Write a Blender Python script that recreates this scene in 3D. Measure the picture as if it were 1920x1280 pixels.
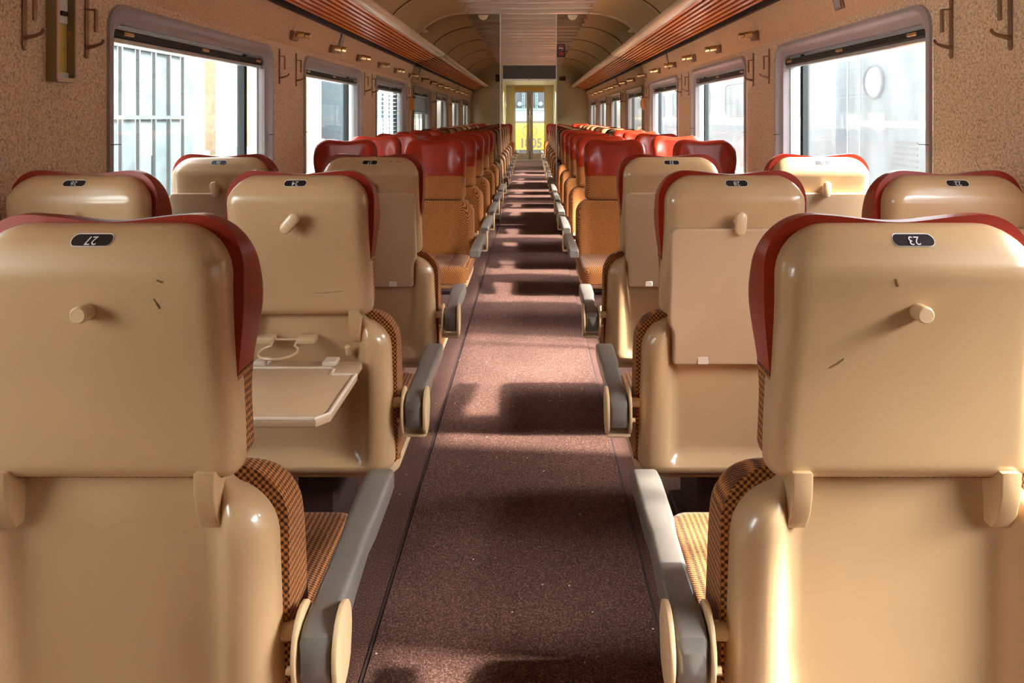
import bpy, bmesh, math, random
from mathutils import Vector, Matrix
random.seed(7)
PI = math.pi
S = bpy.context.scene
COL = S.collection
for o in list(bpy.data.objects):
    bpy.data.objects.remove(o, do_unlink=True)

# ------------------------------------------------------------------ camera, sky, sun, exposure
CAM_X, CAM_Z = 0.042, 1.32
cam = bpy.data.cameras.new('camera')
cam.sensor_width = 36.0
cam.lens = 24.0                       # 1280 px focal length on a 1920 px frame
cam.shift_x = -(996 - 960) / 1920
cam.shift_y = (220 - 640) / 1920
cam.clip_start = 0.05
cam.clip_end = 400
cam_o = bpy.data.objects.new('camera', cam)
cam_o.location = (CAM_X, 0, CAM_Z)
cam_o.rotation_euler = (PI / 2, 0, 0)
COL.objects.link(cam_o)
S.camera = cam_o

SUN_EL, SUN_AZ = math.radians(40), math.radians(6)
world = bpy.data.worlds.new('world')
S.world = world
world.use_nodes = True
wn = world.node_tree
wn.nodes.clear()
sky = wn.nodes.new('ShaderNodeTexSky')
sky.sky_type = 'NISHITA'
sky.sun_disc = False
sky.sun_elevation = SUN_EL
sky.sun_rotation = PI / 2 + SUN_AZ
sky.air_density = 1.0
sky.dust_density = 4.0
sky.ozone_density = 1.0
bg = wn.nodes.new('ShaderNodeBackground')
bg.inputs['Strength'].default_value = 2.3
wo = wn.nodes.new('ShaderNodeOutputWorld')
hs = wn.nodes.new('ShaderNodeHueSaturation')
hs.inputs['Saturation'].default_value = 0.12
wn.links.new(sky.outputs[0], hs.inputs['Color'])
wn.links.new(hs.outputs[0], bg.inputs[0])
wn.links.new(bg.outputs[0], wo.inputs[0])

sun = bpy.data.lights.new('sun', 'SUN')
sun.energy = 14.0
sun.angle = math.radians(2.5)
sun.color = (1.0, 0.93, 0.82)
sun_o = bpy.data.objects.new('sun', sun)
# light travels towards -X (from the right), a little towards +Y, and down
d = Vector((-math.cos(SUN_EL) * math.cos(SUN_AZ), math.cos(SUN_EL) * math.sin(SUN_AZ), -math.sin(SUN_EL)))
sun_o.rotation_euler = d.to_track_quat('-Z', 'Y').to_euler()
sun_o.location = (20, -5, 20)
COL.objects.link(sun_o)

S.view_settings.view_transform = 'Standard'
S.view_settings.look = 'None'
S.view_settings.gamma = 1.0
S.view_settings.use_curve_mapping = False
S.view_settings.exposure = 0.98
S.cycles.max_bounces = 8
S.cycles.diffuse_bounces = 4
S.cycles.transparent_max_bounces = 12
S.cycles.adaptive_threshold = 0.06

# ------------------------------------------------------------------ materials
def nt_new(name):
    m = bpy.data.materials.new(name)
    m.use_nodes = True
    nt = m.node_tree
    nt.nodes.clear()
    out = nt.nodes.new('ShaderNodeOutputMaterial')
    return m, nt, out

def N(nt, typ, **kw):
    n = nt.nodes.new(typ)
    for k, v in kw.items():
        setattr(n, k, v)
    return n

def setin(n, **kw):
    for k, v in kw.items():
        n.inputs[k.replace('_', ' ')].default_value = v

def rgb(c):
    return (c[0], c[1], c[2], 1.0)

def coords(nt, scale=(1, 1, 1), rot=(0, 0, 0)):
    tc = N(nt, 'ShaderNodeTexCoord')
    mp = N(nt, 'ShaderNodeMapping')
    mp.inputs['Scale'].default_value = scale
    mp.inputs['Rotation'].default_value = rot
    nt.links.new(tc.outputs['Object'], mp.inputs['Vector'])
    return mp.outputs[0]

def ramp(nt, fac, stops):
    r = N(nt, 'ShaderNodeValToRGB')
    el = r.color_ramp.elements
    while len(el) > 1:
        el.remove(el[0])
    el[0].position, el[0].color = stops[0][0], rgb(stops[0][1])
    for p, c in stops[1:]:
        e = el.new(p)
        e.color = rgb(c)
    nt.links.new(fac, r.inputs[0])
    return r.outputs[0]

def plain(name, col, rough=0.5, metal=0.0, var=0.06, vscale=6.0, coat=0.0, bump=0.0, bscale=200.0, spec=0.5, stretch=(1, 1, 1)):
    """principled material whose colour drifts a little with noise"""
    m, nt, out = nt_new(name)
    p = N(nt, 'ShaderNodeBsdfPrincipled')
    v = coords(nt, stretch)
    nz = N(nt, 'ShaderNodeTexNoise')
    setin(nz, Scale=vscale, Detail=4.0)
    nt.links.new(v, nz.inputs['Vector'])
    lo = tuple(c * (1 - var) for c in col)
    hi = tuple(min(1, c * (1 + var)) for c in col)
    nt.links.new(ramp(nt, nz.outputs[0], [(0.3, lo), (0.7, hi)]), p.inputs['Base Color'])
    setin(p, Roughness=rough, Metallic=metal)
    p.inputs['Specular IOR Level'].default_value = spec
    p.inputs['Coat Weight'].default_value = coat
    p.inputs['Coat Roughness'].default_value = 0.12
    if bump:
        nb = N(nt, 'ShaderNodeTexNoise')
        setin(nb, Scale=bscale, Detail=3.0)
        nt.links.new(v, nb.inputs['Vector'])
        b = N(nt, 'ShaderNodeBump')
        setin(b, Strength=bump, Distance=0.003)
        nt.links.new(nb.outputs[0], b.inputs['Height'])
        nt.links.new(b.outputs[0], p.inputs['Normal'])
    nt.links.new(p.outputs[0], out.inputs[0])
    return m

def fabric(name):
    m, nt, out = nt_new(name)
    p = N(nt, 'ShaderNodeBsdfPrincipled')
    tc = N(nt, 'ShaderNodeTexCoord')
    sp = N(nt, 'ShaderNodeSeparateXYZ')
    nt.links.new(tc.outputs['Object'], sp.inputs[0])
    def mth(op, a, b=None):
        n = N(nt, 'ShaderNodeMath', operation=op)
        for i, q in enumerate((a, b)):
            if q is None:
                continue
            if isinstance(q, (int, float)):
                n.inputs[i].default_value = q
            else:
                nt.links.new(q, n.inputs[i])
        return n.outputs[0]
    k = 2 * PI / 0.0120
    a = mth('ADD', sp.outputs[0], sp.outputs[1])
    b = mth('ADD', sp.outputs[2], sp.outputs[1])
    s1 = mth('SINE', mth('MULTIPLY', a, k))
    s2 = mth('SINE', mth('MULTIPLY', b, k))
    pr = mth('MULTIPLY', s1, s2)
    nz = N(nt, 'ShaderNodeTexNoise')
    setin(nz, Scale=380.0, Detail=2.0)
    nt.links.new(tc.outputs['Object'], nz.inputs['Vector'])
    f = mth('ADD', mth('MULTIPLY', pr, 0.5), mth('MULTIPLY', nz.outputs[0], 0.9))
    c = ramp(nt, f, [(0.28, (0.060, 0.020, 0.009)), (0.48, (0.34, 0.110, 0.020)), (0.85, (0.52, 0.205, 0.050))])
    nt.links.new(c, p.inputs['Base Color'])
    setin(p, Roughness=0.9)
    p.inputs['Specular IOR Level'].default_value = 0.15
    p.inputs['Sheen Weight'].default_value = 0.15
    bp = N(nt, 'ShaderNodeBump')
    setin(bp, Strength=0.35, Distance=0.002)
    nt.links.new(f, bp.inputs['Height'])
    nt.links.new(bp.outputs[0], p.inputs['Normal'])
    nt.links.new(p.outputs[0], out.inputs[0])
    return m

def mottled(name, stops, scale=90.0, bump=0.5, rough=0.6, spec=0.35):
    m, nt, out = nt_new(name)
    p = N(nt, 'ShaderNodeBsdfPrincipled')
    v = coords(nt)
    nz = N(nt, 'ShaderNodeTexNoise')
    setin(nz, Scale=scale, Detail=3.0, Roughness=0.6, Distortion=0.6)
    nt.links.new(v, nz.inputs['Vector'])
    nt.links.new(ramp(nt, nz.outputs[0], stops), p.inputs['Base Color'])
    setin(p, Roughness=rough)
    p.inputs['Specular IOR Level'].default_value = spec
    b = N(nt, 'ShaderNodeBump')
    setin(b, Strength=bump, Distance=0.004)
    nt.links.new(nz.outputs[0], b.inputs['Height'])
    nt.links.new(b.outputs[0], p.inputs['Normal'])
    nt.links.new(p.outputs[0], out.inputs[0])
    return m

def carpet_mat(name):
    m, nt, out = nt_new(name)
    p = N(nt, 'ShaderNodeBsdfPrincipled')
    v = coords(nt)
    n1 = N(nt, 'ShaderNodeTexNoise'); setin(n1, Scale=260.0, Detail=3.0)
    n2 = N(nt, 'ShaderNodeTexNoise'); setin(n2, Scale=2.2, Detail=5.0)
    nt.links.new(v, n1.inputs['Vector']); nt.links.new(v, n2.inputs['Vector'])
    c1 = ramp(nt, n1.outputs[0], [(0.3, (0.045, 0.020, 0.016)), (0.55, (0.110, 0.056, 0.044)), (0.75, (0.26, 0.155, 0.118))])
    c2 = ramp(nt, n2.outputs[0], [(0.35, (0.8, 0.77, 0.76)), (0.7, (1.12, 1.08, 1.04))])
    mx = N(nt, 'ShaderNodeMixRGB', blend_type='MULTIPLY')
    mx.inputs[0].default_value = 1.0
    nt.links.new(c1, mx.inputs[1]); nt.links.new(c2, mx.inputs[2])
    vo = N(nt, 'ShaderNodeTexVoronoi'); setin(vo, Scale=17.0)
    nt.links.new(v, vo.inputs['Vector'])
    lt = N(nt, 'ShaderNodeMath', operation='LESS_THAN'); lt.inputs[1].default_value = 0.045
    nt.links.new(vo.outputs['Distance'], lt.inputs[0])
    m3 = N(nt, 'ShaderNodeMixRGB'); m3.inputs[2].default_value = (0.55, 0.47, 0.40, 1)
    nt.links.new(lt.outputs[0], m3.inputs[0]); nt.links.new(mx.outputs[0], m3.inputs[1])
    nt.links.new(m3.outputs[0], p.inputs['Base Color'])
    setin(p, Roughness=0.95)
    p.inputs['Specular IOR Level'].default_value = 0.1
    b = N(nt, 'ShaderNodeBump'); setin(b, Strength=0.7, Distance=0.004)
    nt.links.new(n1.outputs[0], b.inputs['Height']); nt.links.new(b.outputs[0], p.inputs['Normal'])
    nt.links.new(p.outputs[0], out.inputs[0])
    return m

def glass(name, tint=(1, 1, 1), refl=0.08, dirt=0.0, dirtcol=(0.85, 0.92, 1.0)):
    """thin pane: light passes straight through, a share is mirrored, a film of dirt scatters some"""
    m, nt, out = nt_new(name)
    tr = N(nt, 'ShaderNodeBsdfTransparent'); tr.inputs[0].default_value = rgb(tint)
    gl = N(nt, 'ShaderNodeBsdfGlossy'); gl.inputs['Roughness'].default_value = 0.02
    gl.inputs['Color'].default_value = (1, 1, 1, 1)
    lw = N(nt, 'ShaderNodeLayerWeight'); lw.inputs[0].default_value = 0.5
    pw = N(nt, 'ShaderNodeMath', operation='POWER'); pw.inputs[1].default_value = 4.0
    nt.links.new(lw.outputs['Facing'], pw.inputs[0])
    mul = N(nt, 'ShaderNodeMapRange')
    mul.inputs[3].default_value = refl * 0.5; mul.inputs[4].default_value = 0.45
    nt.links.new(pw.outputs[0], mul.inputs[0])
    mx = N(nt, 'ShaderNodeMixShader')
    nt.links.new(mul.outputs[0], mx.inputs[0]); nt.links.new(tr.outputs[0], mx.inputs[1]); nt.links.new(gl.outputs[0], mx.inputs[2])
    last = mx.outputs[0]
    if dirt:
        tl = N(nt, 'ShaderNodeBsdfTranslucent'); tl.inputs[0].default_value = rgb(dirtcol)
        v = coords(nt, (1, 1, 0.35))
        nz = N(nt, 'ShaderNodeTexNoise'); setin(nz, Scale=9.0, Detail=6.0)
        nt.links.new(v, nz.inputs['Vector'])
        mr = N(nt, 'ShaderNodeMapRange')
        mr.inputs[1].default_value = 0.3; mr.inputs[2].default_value = 0.7
        mr.inputs[3].default_value = dirt * 0.7; mr.inputs[4].default_value = dirt * 1.3
        nt.links.new(nz.outputs[0], mr.inputs[0])
        m2 = N(nt, 'ShaderNodeMixShader')
        nt.links.new(mr.outputs[0], m2.inputs[0]); nt.links.new(last, m2.inputs[1]); nt.links.new(tl.outputs[0], m2.inputs[2])
        last = m2.outputs[0]
    nt.links.new(last, out.inputs[0])
    return m

def wood(name, a, b, rough=0.35):
    m, nt, out = nt_new(name)
    p = N(nt, 'ShaderNodeBsdfPrincipled')
    v = coords(nt, (40, 0.8, 40))
    nz = N(nt, 'ShaderNodeTexNoise'); setin(nz, Scale=1.0, Detail=4.0)
    nt.links.new(v, nz.inputs['Vector'])
    nt.links.new(ramp(nt, nz.outputs[0], [(0.3, a), (0.7, b)]), p.inputs['Base Color'])
    setin(p, Roughness=rough)
    nt.links.new(p.outputs[0], out.inputs[0])
    return m

M = {
    'shell': plain('cream_plastic', (0.53, 0.338, 0.172), 0.32, var=0.05, vscale=4.0, coat=0.6),
    'tray': plain('tray_plastic', (0.54, 0.362, 0.215), 0.38, var=0.04, coat=0.15),
    'latch': plain('latch_plastic', (0.64, 0.44, 0.25), 0.30, coat=0.3),
    'latchpale': plain('pale_latch_plastic', (0.70, 0.58, 0.44), 0.4),
    'vinyl': plain('red_vinyl', (0.26, 0.016, 0.003), 0.32, spec=0.30, var=0.15, vscale=9.0, coat=0.0, bump=0.08, bscale=260),
    'fabric': fabric('houndstooth_fabric'),
    'pan': plain('seat_pan_cream', (0.64, 0.44, 0.24), 0.40),
    'arm': plain('armrest_grey', (0.155, 0.135, 0.115), 0.38, var=0.08, vscale=14, coat=0.2),
    'dark': plain('dark_pedestal', (0.035, 0.014, 0.012), 0.6),
    'black': plain('black_plate', (0.012, 0.010, 0.011), 0.35),
    'ink': plain('white_ink', (0.80, 0.78, 0.74), 0.5),
    'wall': mottled('speckled_wall', [(0.34, (0.50, 0.325, 0.185)), (0.5, (0.83, 0.615, 0.405)), (0.66, (0.95, 0.80, 0.60))], 120.0, 0.5),
    'upper': mottled('speckled_panel', [(0.3, (0.60, 0.395, 0.225)), (0.5, (0.75, 0.515, 0.31)), (0.72, (0.85, 0.63, 0.41))], 110.0, 0.35),
    'frame': plain('window_frame_grey', (0.40, 0.36, 0.37), 0.42, var=0.04),
    'alu': plain('bare_aluminium', (0.62, 0.63, 0.64), 0.32, 0.85, var=0.06),
    'rubber': plain('black_rubber', (0.02, 0.02, 0.022), 0.6),
    'pane': glass('window_glass', (0.97, 0.99, 0.98), 0.05, 0.012),
    'pane_dirty': glass('dirty_window_glass', (0.95, 0.97, 0.98), 0.05, 0.012),
    'smoke': glass('smoked_glass', (0.70, 0.665, 0.61), 0.035),
    'gold': plain('brass', (0.80, 0.55, 0.26), 0.28, 0.9, var=0.1),
    'bronze': plain('bronze_metal', (0.33, 0.22, 0.15), 0.35, 0.85, var=0.15, vscale=20),
    'clip': plain('amber_clip', (0.62, 0.30, 0.11), 0.35),
    'wood': wood('orange_wood', (0.62, 0.135, 0.016), (0.76, 0.215, 0.028), 0.22),
    'rack': plain('rack_cream', (0.70, 0.51, 0.33), 0.35, coat=0.2),
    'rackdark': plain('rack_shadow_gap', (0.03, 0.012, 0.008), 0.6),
    'cove': plain('cove_laminate', (0.64, 0.43, 0.20), 0.34, var=0.05, vscale=2.0, coat=0.15),
    'slat': plain('ceiling_slat_grey', (0.74, 0.62, 0.53), 0.22, 0.55, var=0.07, stretch=(0.5, 8, 8)),
    'carpet': carpet_mat('brown_carpet'),
    'seam': plain('carpet_seam', (0.03, 0.014, 0.013), 0.9),
    'endwall': plain('end_wall_laminate', (0.54, 0.46, 0.27), 0.45, var=0.03, vscale=1.5),
    'lintel': wood('dark_lintel', (0.035, 0.035, 0.032), (0.10, 0.095, 0.085), 0.4),
    'doorframe': plain('door_leaf_beige', (0.40, 0.29, 0.22), 0.4),
    'doorhead': plain('door_header_ochre', (0.48, 0.27, 0.06), 0.45),
    'boxgrey': plain('box_olive_grey', (0.34, 0.27, 0.15), 0.45),
    'boxyellow': plain('box_yellow_lining', (0.80, 0.63, 0.17), 0.5),
    'white': plain('white_enamel', (0.80, 0.80, 0.78), 0.4),
    'blind': plain('blind_slat_white', (0.74, 0.76, 0.76), 0.45),
    'blinddark': plain('blind_slat_grey', (0.10, 0.12, 0.12), 0.5),
    'red': plain('sign_red', (0.55, 0.03, 0.02), 0.45),
    'yellow': plain('loco_yellow', (0.22, 0.145, 0.0), 0.35, var=0.03),
    'locogrey': plain('loco_grey', (0.040, 0.036, 0.028), 0.7, spec=0.2),
    'locowhite': plain('loco_white', (0.15, 0.15, 0.15), 0.5),
    'locoblue': plain('loco_blue', (0.05, 0.10, 0.12), 0.6),
    'locodark': plain('loco_dark', (0.012, 0.016, 0.018), 0.7, spec=0.2),
    'trainblue': plain('train_blue_grey', (0.026, 0.040, 0.049), 0.7, spec=0.2, var=0.12),
    'trainpale': plain('train_pale', (0.062, 0.084, 0.096), 0.7, spec=0.2, var=0.08),
    'trainstripe': plain('train_stripe_yellow', (0.30, 0.20, 0.06), 0.5),
    'brick': mottled('pale_brick', [(0.3, (0.085, 0.060, 0.034)), (0.7, (0.135, 0.100, 0.062))], 14.0, 0.3, 0.8),
    'plaster': plain('pale_plaster', (0.27, 0.25, 0.205), 0.8),
    'stone': plain('grey_stone', (0.036, 0.038, 0.033), 0.8, var=0.15),
    'steel': plain('painted_steel', (0.020, 0.025, 0.025), 0.7, spec=0.2),
    'wallglass': plain('greenhouse_glazing', (0.031, 0.043, 0.047), 0.7, spec=0.12, var=0.35, vscale=2.0),
    'leaf': plain('leaf_green', (0.16, 0.24, 0.10), 0.5, var=0.4, vscale=9),
    'gravel': mottled('gravel', [(0.3, (0.44, 0.41, 0.37)), (0.7, (0.68, 0.65, 0.60))], 30.0, 0.5, 0.9),
    'chrome': plain('chrome', (0.75, 0.74, 0.72), 0.15, 0.95, var=0.03),
}

# ------------------------------------------------------------------ mesh helpers
class MB:
    def __init__(self):
        self.v, self.f = [], []
    def add(self, verts, faces):
        o = len(self.v)
        self.v += [tuple(p) for p in verts]
        self.f += [tuple(i + o for i in f) for f in faces]
        return self
    def box(self, x0, x1, y0, y1, z0, z1, bev=0.0, seg=2):
        if bev <= 0:
            vs = [(x, y, z) for x in (x0, x1) for y in (y0, y1) for z in (z0, z1)]
            fs = [(0, 1, 3, 2), (4, 6, 7, 5), (0, 4, 5, 1), (2, 3, 7, 6), (0, 2, 6, 4), (1, 5, 7, 3)]
            return self.add(vs, fs)
        bm = bmesh.new()
        bmesh.ops.create_cube(bm, size=1.0)
        for v in bm.verts:
            v.co = Vector(((x0 + x1) / 2 + v.co.x * (x1 - x0), (y0 + y1) / 2 + v.co.y * (y1 - y0), (z0 + z1) / 2 + v.co.z * (z1 - z0)))
        bmesh.ops.bevel(bm, geom=bm.edges[:], offset=bev, segments=seg, affect='EDGES', profile=0.5)
        bm.verts.index_update()
        self.add([v.co[:] for v in bm.verts], [[v.index for v in f.verts] for f in bm.faces])
        bm.free()
        return self
    def rings(self, rings, caps=(True, True), closed=True):
        n = len(rings[0]); vs = []; fs = []
        for r in rings:
            vs += [tuple(p) for p in r]
        for k in range(len(rings) - 1):
            for i in range(n if closed else n - 1):
                j = (i + 1) % n
                fs.append((k * n + i, k * n + j, (k + 1) * n + j, (k + 1) * n + i))
        if caps[0]:
            fs.append(tuple(range(n))[::-1])
        if caps[1]:
            fs.append(tuple((len(rings) - 1) * n + i for i in range(n)))
        return self.add(vs, fs)
    def prism(self, pts, axis, a, b, bev=0.0):
        """2D outline extruded along an axis; pts are (u,v) in the two other axes, cyclic order"""
        def mk(u, v, w):
            return {'x': (w, u, v), 'y': (u, w, v), 'z': (u, v, w)}[axis]
        if bev <= 0:
            return self.rings([[mk(u, v, a) for u, v in pts], [mk(u, v, b) for u, v in pts]])
        cx = sum(p[0] for p in pts) / len(pts); cy = sum(p[1] for p in pts) / len(pts)
        def ins(q):
            r = []
            for u, v in pts:
                du, dv = u - cx, v - cy
                l = math.hypot(du, dv) or 1
                r.append((u - du / l * q, v - dv / l * q))
            return r
        sg = 1 if b > a else -1
        return self.rings([[mk(u, v, a) for u, v in ins(bev)], [mk(u, v, a + sg * bev * .35) for u, v in ins(bev * .3)], [mk(u, v, a + sg * bev) for u, v in pts],
                           [mk(u, v, b - sg * bev) for u, v in pts], [mk(u, v, b - sg * bev * .35) for u, v in ins(bev * .3)], [mk(u, v, b) for u, v in ins(bev)]])
    def tube(self, path, r, n=8, closed=False, flat=1.0):
        pts = [Vector(p) for p in path]
        L = len(pts); rings = []
        up = Vector((0.0, 0.0, 1.0)); prev = None
        for i, p in enumerate(pts):
            if closed:
                t = (pts[(i + 1) % L] - pts[i - 1]).normalized()
            else:
                t = (pts[min(i + 1, L - 1)] - pts[max(i - 1, 0)]).normalized()
            if prev is None:
                a = t.cross(up)
                if a.length < 1e-3:
                    a = t.cross(Vector((1, 0, 0)))
            else:
                a = prev - t * prev.dot(t)
            a.normalize(); prev = a
            b = t.cross(a)
            rr = r[i] if isinstance(r, (list, tuple)) else r
            rings.append([p + (a * math.cos(q) + b * math.sin(q) * flat) * rr for q in [2 * PI * k / n for k in range(n)]])
        if closed:
            rings.append(rings[0])
            return self.rings(rings, (False, False))
        return self.rings(rings)
    def cyl(self, c, axis, r, h, n=16, bev=0.0):
        c = Vector(c); ax = Vector(axis).normalized()
        a = ax.orthogonal().normalized(); b = ax.cross(a)
        prof = [(r, 0), (r, h)] if not bev else [(r - bev, 0), (r, bev), (r, h - bev), (r - bev, h)]
        return self.rings([[c + ax * t + (a * math.cos(q) + b * math.sin(q)) * rr for q in [2 * PI * k / n for k in range(n)]] for rr, t in prof])
    def mesh(self, name, mat, angle=38):
        me = bpy.data.meshes.new(name)
        me.from_pydata(self.v, [], self.f)
        bm = bmesh.new(); bm.from_mesh(me)
        bmesh.ops.recalc_face_normals(bm, faces=bm.faces)
        bm.to_mesh(me); bm.free()
        me.materials.append(M[mat] if isinstance(mat, str) else mat)
        me.shade_smooth()
        me.set_sharp_from_angle(angle=math.radians(angle))
        return me
    def build(self, name, mat, parent=None, angle=38, loc=None):
        return put(name, self.mesh(name, mat, angle), parent, loc)

def put(name, me, parent=None, loc=None):
    o = bpy.data.objects.new(name, me)
    COL.objects.link(o)
    if parent:
        o.parent = parent
    if loc:
        o.location = loc
    return o

def tag(o, label=None, cat=None, group=None, kind=None):
    if label: o['label'] = label
    if cat: o['category'] = cat
    if group: o['group'] = group
    if kind: o['kind'] = kind
    return o

def empty(name, loc=(0, 0, 0), rz=0.0):
    o = bpy.data.objects.new(name, None)
    o.empty_display_size = 0.1
    o.location = loc
    o.rotation_euler = (0, 0, rz)
    COL.objects.link(o)
    return o

def copy_tree(o, parent=None):
    c = o.copy(); COL.objects.link(c); c.parent = parent
    for ch in list(o.children):
        copy_tree(ch, c)
    return c

def sst(x, a, b):
    t = max(0.0, min(1.0, (x - a) / (b - a)))
    return t * t * (3 - 2 * t)

def rnd(e, R):
    if e >= R: return 0.0
    e = max(0.0, e)
    return R - math.sqrt(max(0.0, R * R - (R - e) ** 2))

def rrect(x0, x1, z0, z1, r, n=6, ns=1):
    """rounded rectangle outline, counter-clockwise from bottom right corner"""
    out = []
    cs = [(x1 - r, z0 + r, -PI / 2), (x1 - r, z1 - r, 0), (x0 + r, z1 - r, PI / 2), (x0 + r, z0 + r, PI)]
    for cx, cz, a in cs:
        for k in range(n + 1):
            q = a + PI / 2 * k / n
            out.append((cx + r * math.cos(q), cz + r * math.sin(q)))
    return out

def shield(hwf, z0, z1, rt, rb, yf, skirt, ext=(0, 0), nx=16, nz=16, post=None, cap=True):
    """height field y=yf(x,z,e) over a rounded outline in (x,z) with a skirt going back to y=skirt;
    e is the distance to the outline; ext stretches the outline used for e below/above"""
    T = [0, .0012, .004, .009, .016, .025, .036, .05]
    H = (z1 - z0) / 2
    zz = sorted(set([z0 + t for t in T if t < H] + [z1 - t for t in T if t < H] + [z0 + (z1 - z0) * k / nz for k in range(1, nz) if .055 < (z1 - z0) * k / nz < 2 * H - .055] +
                    [z1 - rt * (1 - math.sin(q * PI / 12)) for q in range(0, 6)] + [z0 + rb * (1 - math.sin(q * PI / 12)) for q in range(0, 6)]))
    zl = []
    for z in zz:
        if not zl or z - zl[-1] > 4e-4:
            zl.append(z)
    zl[-1] = z1
    rows = []
    E0, E1 = z0 - ext[0], z1 + ext[1]
    zc, HH = (E0 + E1) / 2, (E1 - E0) / 2
    for z in zl:
        hw = hwf(z)
        w = hw
        if z > z1 - rt: w -= rt - math.sqrt(max(0, rt * rt - (z - (z1 - rt)) ** 2))
        if z < z0 + rb: w -= rb - math.sqrt(max(0, rb * rb - ((z0 + rb) - z) ** 2))
        k = min(1.0, w / 0.09)
        xs = [-(w - t * k) for t in T]
        a = -xs[-1]
        xs += [-a + 2 * a * i / nx for i in range(1, nx)]
        xs += [(w - t * k) for t in reversed(T)]
        row = []
        for x in xs:
            r = rt if z > zc else rb
            dx = abs(x) - (hw - r); dz = abs(z - zc) - (HH - r)
            if dx > 0 and dz > 0: e = r - math.hypot(dx, dz)
            else: e = min(hw - abs(x), HH - abs(z - zc))
            row.append((x, yf(x, z, max(0.0, e)), z))
        rows.append(row)
    nxp = len(rows[0]); nzp = len(rows)
    vs = [p for r in rows for p in r]
    fs = [(j * nxp + i, j * nxp + i + 1, (j + 1) * nxp + i + 1, (j + 1) * nxp + i) for j in range(nzp - 1) for i in range(nxp - 1)]
    loop = [i for i in range(nxp)] + [j * nxp + nxp - 1 for j in range(1, nzp)] + [(nzp - 1) * nxp + i for i in range(nxp - 2, -1, -1)] + [j * nxp for j in range(nzp - 2, 0, -1)]
    o = len(vs)
    for i in loop:
        x, y, z = vs[i]
        vs.append((x, skirt if not callable(skirt) else skirt(x, z), z))
    L = len(loop)
    for k in range(L):
        fs.append((loop[k], loop[(k + 1) % L], o + (k + 1) % L, o + k))
    if cap:
        fs.append(tuple(o + k for k in range(L)))
    if post:
        vs = [post(*p) for p in vs]
    return MB().add(vs, fs)

def text_mesh(txt, size, mp, mat, name, bold=0.0):
    """lettering as a flat mesh; mp maps (u,v) centred text coordinates to a 3D point"""
    cu = bpy.data.curves.new('lettering', 'FONT')
    cu.body = txt; cu.size = size; cu.align_x = 'CENTER'; cu.align_y = 'CENTER'
    cu.resolution_u = 4
    cu.offset = bold
    o = bpy.data.objects.new('lettering', cu)
    COL.objects.link(o)
    dg = bpy.context.evaluated_depsgraph_get()
    me = bpy.data.meshes.new_from_object(o.evaluated_get(dg))
    bpy.data.objects.remove(o, do_unlink=True)
    me.name = name
    for v in me.vertices:
        v.co = mp(v.co.x, v.co.y)
    me.materials.clear()
    me.materials.append(M[mat])
    return me

# ------------------------------------------------------------------ the setting: coach shell
H = 1.49                 # half width at the windows
Y0, Y1 = -0.75, 17.2      # saloon ends
YP = 8.55                # smoked glass partition
WIN_TOP, WIN_BOT = 1.73, 0.84
BAY = 2.124
WINS = [0.0] + [2.473 + BAY * k for k in range(0, 7)]     # near edge of each window, 1.55 m wide
WW = 1.55

floor = tag(MB().box(-1.62, 1.62, Y0 - 0.1, 21.2, -0.12, 0.0).build('floor', 'carpet'), 'dark brown carpeted coach floor', kind='structure')
MB().box(-0.352, 0.366, Y0, 20.85, 0.0, 0.006, 0.003, 1).build('aisle_carpet', 'carpet', floor)
for x in (-0.356, 0.370):
    MB().box(x - 0.004, x + 0.004, Y0, 17.2, 0.0, 0.0025).build('carpet_seam', 'seam', floor)

COVE_R, CEIL_Z, CEIL_HW = 0.74, 2.635, 0.755
def cove_pts(n=14, off=0.0):
    return [(CEIL_HW + (0.73 + off) * math.sin(PI / 2 * k / n), 2.10 + (0.535 + off) * math.cos(PI / 2 * k / n)) for k in range(n + 1)]

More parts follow.
